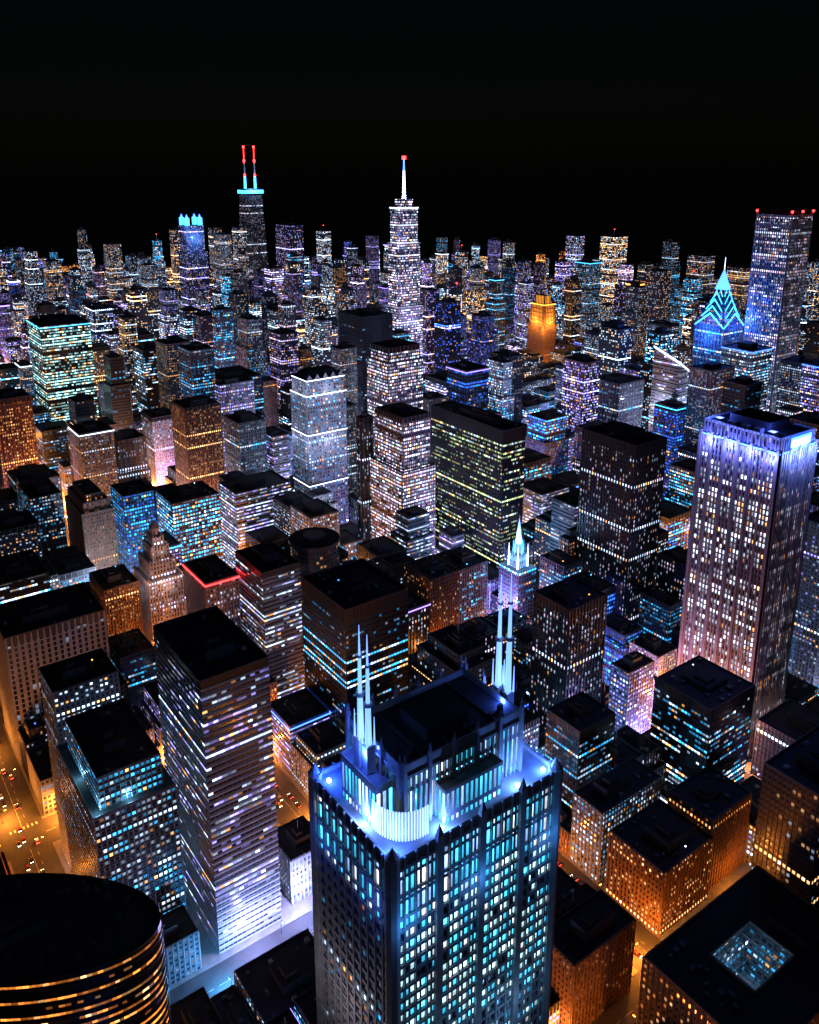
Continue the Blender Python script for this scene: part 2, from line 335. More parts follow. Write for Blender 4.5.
B('brick_tower',196,807,30,60,100,'warm',2,tiers=[(0,84,0),(84,94,3),(94,100,7)])
B('office_tower',159,849,30,50,95,'cool',1)
B('glass_office_block',155,575,26,35,60,'teal',2)
B('lit_glass_tower',254,1156,63,69,208,'tealband',1,glow='e_cyan')
B('blue_lit_tower',315,1103,31,34,130,'violet',1)
B('dark_office_tower',434,1007,57,71,140,'teal',1)
B('apartment_tower',375,1041,33,35,190,'mix',1)
B('office_tower',390,900,50,45,120,'teal',1)
B('banded_office_block',327,743,61,41,95,'band',1)
B('apartment_tower',550,906,25,22,185,'mix',1)
B('setback_tower',485,705,45,39,228,'dense',1,tiers=[(0,150,-2),(150,214,0),(214,228,3)],cap=5)
B('lit_office_tower',446,625,36,51,180,'dense',1,tiers=[(0,128,-2),(128,180,2)],cap=4)
B('slim_tower',434,678,14,9,170,'line',1)
B('black_steel_tower',515,561,28,110,172,'green',2,cap=12)
B('dark_ribbed_tower',529,420,38,57,193,'line',2,cap=9)
B('blue_topped_office',590,706,33,34,190,'blue',1,glow='e_violet')
B('dark_glass_tower',615,954,49,61,212,'teal',1)
B('office_tower',845,572,45,30,180,'mix',1)
B('blue_lit_tower',937,581,43,42,190,'cool',1,glow='e_blue')
B('office_tower',805,670,45,45,150,'cool',1)
B('banded_office_block',547,498,33,28,110,'band',2)
B('office_tower',565,385,27,32,90,'line',2)
B('lit_office_block',430,333,27,16,70,'violet',2)
for q in ((468,350,14),(470,380,14),(440,325,14)): point('base_floodlight',q,(.4,.3,1),90000,.5)
B('dark_ribbed_tower',386,351,37,33,125,'line',2,cap=6)
B('dark_glass_block',345,300,32,28,80,'teal',2,cap=4)
B('black_glass_block',421,262,46,43,85,'teal',2,cap=5)
B('lit_stone_block',334,270,53,22,48,'white',2)
B('brick_warehouse',333,225,44,38,42,'warm',2)
B('brick_warehouse',379,228,38,30,50,'warm',2)
B('brick_office_block',251,213,44,23,45,'warm',2)
B('dark_office_tower',373,167,54,32,110,'dark',2)
B('violet_office_tower',599,289,51,27,150,'violet',2)
B('white_lit_low_block',180,362,23,27,30,'white',2)
B('glass_roofed_block',128,290,42,36,20,'cool',2)
B('apartment_tower',835,1894,25,45,250,'fa',1)
B('dark_apartment_tower',1021,1909,39,74,262,'fb',1)
B('apartment_tower',1409,1212,40,40,262,'fa',1,red=True)
# skyline towers, many worked out from image pixels at guessed distances: bearing from the viewpoint (deg), distance, height, width, facade
for be,di,h,w,s_,gl in ((17.1,2300,215,34,'fa',0),(13.5,2000,209,30,'fa',0),(14.8,1900,200,26,'fc',0),(19.2,1800,215,30,'fa',0),(20.3,1500,205,28,'fb',0),
    (27.1,1500,238,30,'band',0),(31.5,2100,186,30,'fa',0),(32.6,1900,192,26,'fd',0),(40.5,1700,212,28,'fa',0),(41.8,1600,204,26,'fc','e_cyan'),(43.6,1800,216,28,'fb',0),
    (46.1,1900,206,30,'fd',0),(47.8,1750,222,32,'fc','e_cyan'),(51,1500,209,28,'fa',0),(52.2,1600,226,30,'fa',0),(53.7,1600,256,36,'dark',0),(56,1350,207,30,'fb',0),
    (29.6,1500,200,26,'fa',0),(37.3,1400,212,26,'fd',0),(38.6,1300,208,28,'ff',0),(18.3,1500,208,26,'fa',0),(16,1400,196,30,'fb',0),(12.4,2200,214,30,'fa',0),
    (24.2,1800,190,28,'fc',0),(22.5,1350,185,28,'fd',0),(49.5,1300,180,30,'fa',0),(58.5,1500,190,32,'fa',0),(34.5,1700,175,26,'ff','e_violet'),(28.4,2000,205,26,'fc',0),(59.5,1900,235,34,'fa',0),
    (39.5,2000,214,26,'fa',0),(42.6,2050,232,24,'fa',0),(48.8,1950,236,26,'fa',0),(50.2,1800,214,24,'fd',0),(54.8,1750,240,30,'fa',0),(25.0,2300,250,26,'fa',0),(21.0,2400,240,28,'fa',0),(30.4,2400,232,28,'fa',0),(23.4,2500,236,28,'fa',0),
    (15.4,2400,246,26,'fa',0),(19.8,2100,238,24,'fc',0),(33.6,2300,226,22,'fb',0),(38.2,1900,220,24,'fa','e_white'),(46.9,2100,244,26,'fb',0),(52.9,1900,252,26,'fc',0),(57.2,1700,226,28,'fa',0),(12.9,1500,190,30,'dark',0),
    (19.6,1150,216,28,'mix',0),(21.8,1050,196,30,'cool',0),(17.6,1250,204,26,'fa',0),(25.4,1220,200,30,'white',0),(14.4,1020,150,30,'dark',0),(27.6,1180,186,26,'fd',0),(16.6,1120,176,24,'teal',0),
    (47.8,1060,176,28,'fb',0),(49.9,1180,196,26,'fa',0),(52.6,1120,204,28,'fc',0),(41.0,1250,196,28,'ff',0),(57.8,1000,176,30,'teal',0),(35.2,1250,170,24,'fc',0),(30.2,1250,190,24,'fa',0),(42.8,1150,160,28,'dark',0)):
    e,n=di*math.sin(math.radians(be)),di*math.cos(math.radians(be))
    t=None if R()<.5 else [(0,h*.8,0),(h*.8,h,3.5)]
    x_,y_,d_=round(e-w/2),round(n-w/2),w*U(.9,1.4)
    if any(x_<f[2]+1 and x_+w>f[0]-1 and y_<f[3]+1 and y_+d_>f[1]-1 for f in FOOT): continue
    B('skyline_tower',x_,y_,w,d_,h,s_,1,tiers=t,glow=gl or None,red=R()<.1)

def gt():
    x,y,w,d,h=499,282,43,60,240; reserve(x,y,x+w,y+d); b=MB()
    b.box(x,y,0,x+w,y+d,h-9,'gt','roof',bay=2.6,st=3.9,ou=2560)
    b.piers(x,y,x+w,y+d,0,h-9,2.6,.9,.8,'pinkst')
    b.piers(x,y,x+w,y+d,0,h-6,10.4,1.8,1.5,'pinkst')
    b.box(x+1.5,y+1.5,h-9,x+w-1.5,y+d-1.5,h,'violet','roof',bay=2.9,st=9)
    b.piers(x+1.5,y+1.5,x+w-1.5,y+d-1.5,h-9,h+1,2.9,.9,.8,'pinkst')
    b.parapet(x-.4,y-.4,x+w+.4,y+d+.4,h-9.2,.9,.5,'e_blue')
    b.parapet(x+1,y+1,x+w-1,y+d-1,h,1.6,.6,'steel')
    b.box(x+10,y+15,h,x+w-10,y+d-15,h+7,'mech','roof')
    for k in range(5): b.box(x+4,y+8+k*10,h,x+9,y+13+k*10,h+3,'stone')
    b.box(x+10,y-.9,h-7.5,x+34,y-.6,h+.5,'e_blue')
    for k in range(8): b.box(x+11+k*2.7,y-1.15,h-5.8,x+12.8+k*2.7,y-.95,h-1.4,'e_white')
    o=b.obj('granite_office_tower')
    for yy in (5,20,35,50): point('crown_light',(x-5,y+yy,h-12),(.14,.2,1),26000,.4,o)
    for xx in (8,22,36): point('crown_light',(x+xx,y-6,h-12),(.14,.25,1),26000,.4,o)
    for yy in (4,30,56): point('base_light',(x-14,y+yy,22),(1,.3,.04),150000,.8,o)
    for yy in (10,50): point('crown_light',(x+6,y+yy,h+5),(.08,.15,1),12000,.4,o)
gt()
def ornate():
    x,y,w,d,h=442,800,50,36,190; reserve(x,y,x+w,y+d); b=MB()
    for z0,z1,ins in ((0,60,0),(60,120,0),(120,165,0),(165,182,1.5)):
        b.box(x+ins,y+ins,z0,x+w-ins,y+d-ins,z1-1,'white','stone',bay=3.3,st=3.9,ou=3328)
        b.box(x+ins-.8,y+ins-.8,z1-1,x+w-ins+.8,y+d-ins+.8,z1,'e_white','stone')
        b.piers(x+ins,y+ins,x+w-ins,y+d-ins,z0,z1-1,3.3,.8,.6,'pier_w')
    for k in range(5):
        gx=x+5+k*10
        b.face([(gx-4,y+1.4,182),(gx+4,y+1.4,182),(gx,y+1.4,188)],'pier_w')
        b.face([(gx-4,y+1.4,182),(gx,y+1.4,188),(gx,y+8,188),(gx-4,y+8,182)],'mech'); b.face([(gx+4,y+1.4,182),(gx,y+1.4,188),(gx,y+8,188),(gx+4,y+8,182)],'mech')
    b.prism([(x+2,y+2),(x+w-2,y+2),(x+w-2,y+d-2),(x+2,y+d-2)],182,190,'mech','roof',poly2=[(x+9,y+9),(x+w-9,y+9),(x+w-9,y+d-9),(x+9,y+d-9)])
    o=b.obj('ornate_stone_tower')
    for z in (110,168):
        for q in ((x-9,y-9),(x+w/2,y-11),(x-11,y+d)): point('facade_light',(*q,z),(.6,.65,1),14000,.5,o)
ornate()
def terra():
    x,y=206,656; reserve(x,y,x+30,y+36); b=MB()
    for z0,z1,i in ((0,72,0),(72,86,4),(86,98,7.5),(98,106,10.5)):
        b.box(x+i,y+i,z0,x+30-i,y+36-i,z1,'pink','stone',bay=2.6,st=3.8)
        b.piers(x+i,y+i,x+30-i,y+36-i,z0,z1+1.5,2.6,.8,.5,'pinkst')
        for cx in (x+i+1,x+29-i):
            for cy in (y+i+1,y+35-i): b.cone(cx,cy,z1,z1+4,1,.1,'pinkst',6)
    b.cone(x+15,y+18,106,113,4,4,'pinkst',10); b.cone(x+15,y+18,113,119,4.4,.6,'stone',10); b.cone(x+15,y+18,119,124,.5,.1,'steel',6)
    o=b.obj('terracotta_setback_tower')
    for q in ((x-6,y-6,76),(x+14,y-8,66),(x+36,y-6,74),(x+14,y-4,100)): point('facade_light',q,(1,.6,.4),6000,.4,o)
terra()
def drum():
    b=MB(); cx,cy=312,560; reserve(cx-19,cy-19,cx+19,cy+19)
    P=[(cx+19*math.cos(6.2832*i/40),cy+19*math.sin(6.2832*i/40)) for i in range(40)]
    b.prism(P,0,118,'dark','roof',bay=3,st=3.9)
    Q=[(cx+20.5*math.cos(6.2832*i/40),cy+20.5*math.sin(6.2832*i/40)) for i in range(40)]
    b.prism(Q,118.01,121,'mech','roof',bottom=True); b.cone(cx,cy,121,124,9,9,'mech',24)
    b.obj('cylindrical_tower')
drum()
def curve():
    b=MB(); cx,cy=37,333; H=100; A_,B_=60,27
    def ring(f): return [(cx+f*(A_*math.cos(t)*CA+B_*math.sin(t)*SA),cy+f*(-A_*math.cos(t)*SA+B_*math.sin(t)*CA)) for t in [6.28318*i/72 for i in range(72)]]
    P=ring(1); reserve(cx-56,cy-44,cx+52,cy+42)
    b.prism(P,0,H,'curve','roof',bay=2.4,st=4,ou=2560)
    for k in range(1,H//4): b.prism(ring(1.008),k*4-.35,k*4+.35,'pier_d','pier_d',bottom=True)
    Q=ring(.985)
    b.prism(P,H,H+1.4,'pier_d'); b.prism(list(reversed(Q)),H,H+1.4,'pier_d')
    for i in range(len(P)):
        j=(i+1)%len(P); b.face([(*P[i],H+1.4),(*P[j],H+1.4),(*Q[j],H+1.4),(*Q[i],H+1.4)],'pier_d')
    b.box(cx-14,cy-8,H,cx+10,cy+8,H+5,'mech','roof'); b.box(cx-8,cy-5,H+5,cx+2,cy+4,H+8,'mech','roof')
    for k in range(40):
        t,rr=U(0,6.28),U(.55,.9); px,py=cx+rr*(A_*math.cos(t)*CA+B_*math.sin(t)*SA),cy+rr*(-A_*math.cos(t)*SA+B_*math.sin(t)*CA)
        if not(cx-18<px<cx+12 and cy-12<py<cy+10): b.box(px,py,H,px+U(1,3),py+U(1,3),H+U(1,2),'mech')
    b.obj('curved_glass_tower')
curve()
def atrium():
    x,y,w,d,h=270,127,90,62,60; reserve(x,y,x+w,y+d); b=MB()
    ax,ay,aw,ad=x+26,y+22,30,22
    b.box(x,y,0,x+w,ay,h,'warm','roof',bay=3,st=3.9,walls=['warm','warm','cool','warm']); b.box(x,ay+ad,0,x+w,y+d,h,'warm','roof',bay=3,st=3.9,walls=['cool','warm','warm','warm'])
    b.box(x,ay,0,ax,ay+ad,h,'warm','roof',bay=3,st=3.9,walls=['warm','cool','warm','warm']); b.box(ax+aw,ay,0,x+w,ay+ad,h,'warm','roof',bay=3,st=3.9,walls=['warm','warm','warm','cool'])
    b.parapet(x,y,x+w,y+d,h,1.3,.6,'brick'); b.parapet(ax-.6,ay-.6,ax+aw+.6,ay+ad+.6,h,1.4,.6,'stone')
    b.box(ax,ay,30,ax+aw,ay+ad,32,'pier_w')
    for xx in range(1,6): b.box(ax+xx*5-.2,ay,h-3,ax+xx*5+.2,ay+ad,h-2.5,'steel')
    for yy in range(1,5): b.box(ax,ay+yy*4.4-.2,h-3.2,ax+aw,ay+yy*4.4+.2,h-3,'steel')
    b.piers(x,y,x+w,y+d,0,h,3,.7,.4,'brick')
    b.box(x+8,y+6,h,x+24,y+16,h+5,'mech','roof'); b.box(x+64,y+20,h,x+80,y+40,h+4,'mech','roof')
    for k in range(14): px,py=x+U(4,20),y+U(20,55); b.box(px,py,h,px+U(1,3),py+U(1,3),h+U(1,2),'mech')
    o=b.obj('brick_block_with_atrium')
    point('atrium_light',(ax+aw/2,ay+ad/2,h-14),(.35,.75,1),2500,.5,o)
atrium()
def braced():
    b=MB(); cx,cy=1070,2215; reserve(cx-45,cy-30,cx+45,cy+30); H=344
    P=[(cx-40,cy-25),(cx+40,cy-25),(cx+40,cy+25),(cx-40,cy+25)]; Q=[(cx-25,cy-16),(cx+25,cy-16),(cx+25,cy+16),(cx-25,cy+16)]
    def lerp(t): return [(p[0]+(q[0]-p[0])*t,p[1]+(q[1]-p[1])*t) for p,q in zip(P,Q)]
    b.prism(lerp(0),0,325,'line','roof',poly2=lerp(325/H),bay=3.5,st=4,ou=2560)
    b.prism(lerp(325/H),325,331,'pier_d','roof',poly2=lerp(331/H))
    b.prism([(cx-29,cy-20),(cx+29,cy-20),(cx+29,cy+20),(cx-29,cy+20)],331,340,'e_cyan','roof',bottom=True)
    b.prism(lerp(340/H),340,H,'pier_d','roof',poly2=lerp(1))
    for k in range(5):
        t0,t1=k/5.3,(k+1)/5.3; A,Bq=lerp(t0),lerp(t1); z0,z1=H*t0,H*t1
        for i in (0,3):
            j=(i+1)%4
            for (p,zp,q,zq) in ((A[i],z0,Bq[j],z1),(A[j],z0,Bq[i],z1)):
                n=(0,-.8) if i==0 else (-.8,0)
                b.face([(p[0]+n[0],p[1]+n[1],zp),(p[0]+n[0],p[1]+n[1],zp+5),(q[0]+n[0],q[1]+n[1],zq),(q[0]+n[0],q[1]+n[1],zq-5)],'mech')
    for sx in (-15,15):
        b.cone(cx+sx,cy,H,375,3.6,2.8,'e_cyan'); b.cone(cx+sx,cy,375,410,1.9,1.5,'steel'); b.cone(cx+sx,cy,410,455,1.3,.6,'e_red')
        for z in (376,414,450): b.cone(cx+sx,cy,z,z+6,3.0,3.0,'e_red')
    o=b.obj('x_braced_skyscraper'); point('mast_light',(cx,cy-30,348),(.2,.5,1),120000,2,o)
braced()
def spire_tower():
    b=MB(); cx,cy=803,1120; reserve(cx-36,cy-30,cx+36,cy+30)
    def rr(w,d,r=6):
        o=[]
        for sx,sy,a in ((1,-1,-90),(1,1,0),(-1,1,90),(-1,-1,180)):
            for k in range(5):
                t=math.radians(a+k*22.5); o.append((cx+sx*(w/2-r)+r*math.cos(t),cy+sy*(d/2-r)+r*math.sin(t)))
        return o
    for w,d,z0,z1 in ((64,44,0,90),(52,40,90,190),(44,34,190,290),(38,30,290,345)):
        b.prism(rr(w,d),z0,z1,'tspire','roof',bay=2.6,st=3.9,ou=2560)
        b.prism(rr(w+1.5,d+1.5),z1-1.8,z1-.2,'e_white' if z1>300 else 'steel','roof',bottom=True)
    b.prism(rr(24,20,4),345,357,'tspire','roof',bay=2.6,st=3.9)
    b.cone(cx,cy,357,372,4.5,3,'steel',10); b.cone(cx,cy,372,400,2.4,1.6,'e_white',8); b.cone(cx,cy,400,418,1.5,.8,'e_blue',8); b.cone(cx,cy,417,422,3.2,3.2,'e_red',8)
    o=b.obj('glass_skyscraper_with_spire'); point('spire_light',(cx-8,cy-10,366),(.4,.5,1),60000,1,o)
    for q,z in (((-34,-28),120),((-34,-28),220),((0,-34),170),((-30,-24),300)): point('facade_light',(cx+q[0],cy+q[1],z),(.4,.4,1),16000,1,o)
spire_tower()
def white_tower():
    b=MB(); x,y,w,d,h=1019,598,48,48,346; reserve(x,y,x+w,y+d)
    b.box(x,y,0,x+w,y+d,h,'aon','roof',bay=3,st=4,ou=2560); b.piers(x,y,x+w,y+d,0,h-3,3,1.1,.8,'pier_w')
    b.box(x-.9,y-.9,h-12,x+w+.9,y+d+.9,h-8,'pier_w'); b.parapet(x,y,x+w,y+d,h,3,1,'pier_w')
    b.box(x+12,y+12,h,x+36,y+36,h+8,'mech','roof')
    for q in ((x,y),(x+w,y),(x,y+d),(x+w/2,y)): b.box(q[0]-1,q[1]-1,h+6,q[0]+1,q[1]+1,h+8.5,'e_red'); b.box(q[0]-.2,q[1]-.2,h+3,q[0]+.2,q[1]+.2,h+6,'steel')
    b.obj('white_granite_skyscraper')
white_tower()
def chisel():
    b=MB(); x,y,w=985,655,44; cx,cy=x+w/2,y+w/2; reserve(x,y,x+w,y+w)
    b.box(x,y,0,x+w,y+w,205,'cool','roof',bay=2.6,st=4,ou=2560); b.piers(x,y,x+w,y+w,0,205,2.6,.6,.5,'pier_w',every=2)
    z=205
    for k in range(5):
        i=k*3.6; b.box(x+i,y+i,z,x+w-i,y+w-i,z+9,'dark','mech',bay=2.6,st=4)
        for q in ('S','W'):
            h0=z+4; m=w/2-i
            if q=='S': pts=[(cx-m,y+i-.6,h0-6),(cx,y+i-.6,h0+12),(cx+m,y+i-.6,h0-6),(cx+m,y+i-.6,h0-8),(cx,y+i-.6,h0+9.5),(cx-m,y+i-.6,h0-8)]
            else: pts=[(x+i-.6,cy-m,h0-6),(x+i-.6,cy,h0+12),(x+i-.6,cy+m,h0-6),(x+i-.6,cy+m,h0-8),(x+i-.6,cy,h0+9.5),(x+i-.6,cy-m,h0-8)]
            b.face(pts[:2]+[pts[4],pts[5]],'e_cyan'); b.face([pts[1],pts[2],pts[3],pts[4]],'e_cyan')
        z+=9
    m=4.5; b.prism([(cx-m*1.6,cy-m*1.6),(cx+m*1.6,cy-m*1.6),(cx+m*1.6,cy+m*1.6),(cx-m*1.6,cy+m*1.6)],z,z+26,'e_blue',None,poly2=[(cx-.3,cy-.3),(cx+.3,cy-.3),(cx+.3,cy+.3),(cx-.3,cy+.3)])
    b.cone(cx,cy,z+24,z+42,.5,.2,'e_white',6)
    o=b.obj('chisel_topped_blue_tower')
    for q in ((x-9,y-9,232),(x+w/2,y-12,212),(x-12,y+w/2,212),(x-12,y+w/2,190)): point('crown_light',q,(.03,.14,1),80000,1,o)
chisel()
def diamond():
    b=MB(); x,y,w,d=856,623,44,40; reserve(x,y,x+w,y+d); zl,zh=150,192
    P=[(x,y),(x+w,y),(x+w,y+d),(x,y+d)]
    b.prism(P,0,zl,'pale',bay=3,st=3.9,ou=2560); b.bands(x,y,x+w,y+d,0,zl,3.9,.8,.3,'pier_w')
    A=(x,y,zh-14);Bq=(x+w,y,zl);C=(x+w,y+d,zl+12);D=(x,y+d,zh)
    q=2560
    b.face([(x,y,zl),(x+w,y,zl),A],'pale',[(q,0),(q+14,0),(q,7)]); b.face([(x,y+d,zl),(x,y,zl),A,D],'pale',[(q,0),(q+13,0),(q+13,7),(q,11)])
    b.face([(x+w,y+d,zl),(x,y+d,zl),D,C],'pale',[(q,0),(q+14,0),(q+14,11),(q,3)]); b.face([(x+w,y,zl),(x+w,y+d,zl),C],'pale',[(q,0),(q+13,0),(q+13,3)])
    b.face([A,Bq,C,D],'mech')
    def edge(p,q):
        p,q=Vector(p),Vector(q); dd=(q-p).normalized(); s1=dd.cross(Vector((0,0,1))).normalized()*.9; up=Vector((0,0,1.6))
        for o1 in (s1,-s1): b.face([p+o1,q+o1,q+o1+up,p+o1+up],'e_white')
        b.face([p-s1+up,q-s1+up,q+s1+up,p+s1+up],'e_white')
    edge(A,Bq);edge(Bq,C);edge(A,D)
    o=b.obj('diamond_roofed_tower')
    for z in (60,120): point('facade_light',(x-12,y+18,z),(.6,.7,1),40000,1,o); point('facade_light',(x+20,y-12,z),(.6,.7,1),40000,1,o)
diamond()
def lantern():
    b=MB(); x,y,w,d=727,1841,50,50; reserve(x,y,x+w,y+d)
    for z0,z1,i in ((0,220,0),(220,278,4)): b.box(x+i,y+i,z0,x+w-i,y+d-i,z1,'fb','roof',bay=3,st=3.8,ou=2560)
    for sx in (10,w-10):
        for sy in (10,d-10):
            b.box(x+sx-4,y+sy-4,278,x+sx+4,y+sy+4,294,'e_cyan','roof'); b.cone(x+sx,y+sy,294,302,4,.3,'e_blue',4)
    o=b.obj('lantern_topped_tower'); point('crown_light',(x-10,y-10,270),(.1,.35,1),160000,2,o); point('crown_light',(x+25,y-14,250),(.1,.35,1),160000,2,o)
lantern()
def gold():
    b=MB(); x,y,w,d=1150,1150,34,42; reserve(x,y,x+w,y+d)
    b.box(x,y,0,x+w,y+d,112,'warm','roof',bay=3,st=3.8); b.piers(x,y,x+w,y+d,0,112,3,.8,.5,'brick')
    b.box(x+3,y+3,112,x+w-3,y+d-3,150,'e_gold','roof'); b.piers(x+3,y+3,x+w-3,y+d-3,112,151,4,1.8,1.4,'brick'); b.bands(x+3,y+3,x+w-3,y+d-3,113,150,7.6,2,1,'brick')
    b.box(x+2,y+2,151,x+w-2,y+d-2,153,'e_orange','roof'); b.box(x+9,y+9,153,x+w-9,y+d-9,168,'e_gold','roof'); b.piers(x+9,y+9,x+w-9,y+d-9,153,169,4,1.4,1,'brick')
    o=b.obj('gold_crowned_tower')
    for q in ((x-8,y-8,108),(x+w/2,y-10,118),(x-10,y+d/2,118)): point('crown_light',q,(1,.4,.06),90000,1,o)
gold()
def church():
    b=MB(); cx,cy=500,520; reserve(cx-12,cy-14,cx+12,cy+14)
    b.box(cx-11,cy-13,0,cx+11,cy+13,58,'cool','roof',bay=3,st=3.9)
    b.box(cx-6,cy-6,58,cx+6,cy+6,70,'white','stone',bay=2.4,st=6)
    for sx in (-6,6):
        for sy in (-6,6): b.cone(cx+sx,cy+sy,58,80,.9,.1,'e_white',6)
    b.cone(cx,cy,70,80,5,3.4,'pier_w',8); b.cone(cx,cy,80,104,3.4,.15,'e_spire',8)
    for a in range(8):
        t=a*math.pi/4; b.cone(cx+4.6*math.cos(t),cy+4.6*math.sin(t),70,83,.45,.05,'e_cyan',5)
    b.box(cx-.15,cy-.15,104,cx+.15,cy+.15,107,'steel'); b.box(cx-.9,cy-.14,105.4,cx+.9,cy+.14,105.8,'steel')
    o=b.obj('church_spire')
    for q in ((cx-10,cy-10,66),(cx+10,cy-10,66),(cx-10,cy+10,66),(cx-8,cy-8,88)): point('spire_floodlight',q,(.2,.5,1),22000,.4,o)
church()

# ------------------------------------------------------------------ streets and blocks
ES=[-300,-180,-55,68,216,320,478,590]+[590+112*k for k in range(1,22)]
NS=[-20,100,205,340,505,650]+[650+110*k for k in range(1,36)]
HW=12.5
def hit(x0,y0,x1,y1,m=1.5):
    return any(x0<f[2]+m and x1>f[0]-m and y0<f[3]+m and y1>f[1]-m for f in FOOT)
def inview(x,y,mg=.08):
    f=fwd(x,y); 
    return f>120 and abs(side(x,y))<f*(.46+mg)+60
def onland(x,y):
    if y<1150: return x<1900
    if y<2300: return x<1750-(y-1150)*.12
    return x<1150-(y-2300)*.25
g=MB(); g.face([(-20000,-20000,0),(20000,-20000,0),(20000,30000,0),(-20000,30000,0)],'asphalt'); g.obj('ground')
w=MB(); w.face([(1900,-6000,.05),(19000,-6000,.05),(19000,29000,.05),(-1500,29000,.05),(750,4200,.05),(1150,2350,.05),(1700,2250,.05),(1900,1150,.05)],'water'); w.obj('lake_water')
pv=MB(); mk=MB()
blocks=[]
for i in range(len(ES)-1):
    for j in range(len(NS)-1):
        x0,x1,y0,y1=ES[i]+HW,ES[i+1]-HW,NS[j]+HW,NS[j+1]-HW
        cx,cy=(x0+x1)/2,(y0+y1)/2
        if not inview(cx,cy,.12) or not onland(cx,cy): continue
        blocks.append((x0,y0,x1,y1)); pv.box(x0,y0,0,x1,y1,.15,'pave')
        if fwd(cx,cy)<1000:
            for s_ in range(int(y0),int(y1),9):
                mk.face([(x0-HW+3.32,s_,.008),(x0-HW+3.48,s_,.008),(x0-HW+3.48,s_+3,.008),(x0-HW+3.32,s_+3,.008)],'paint')
                mk.face([(x0-HW-.1,s_,.008),(x0-HW+.1,s_,.008),(x0-HW+.1,s_+8,.008),(x0-HW-.1,s_+8,.008)],'paint')
            for s_ in range(int(x0),int(x1),9):
                mk.face([(s_,y0-HW-.1,.008),(s_+6,y0-HW-.1,.008),(s_+6,y0-HW+.1,.008),(s_,y0-HW+.1,.008)],'paint')
            for k in range(7):
                mk.face([(x0-20+k*2.6,y0-2.5,.012),(x0-19+k*2.6,y0-2.5,.012),(x0-19+k*2.6,y0+.0,.012),(x0-20+k*2.6,y0,.012)],'paint')
pv.obj('pavement'); mk.obj('road_markings')

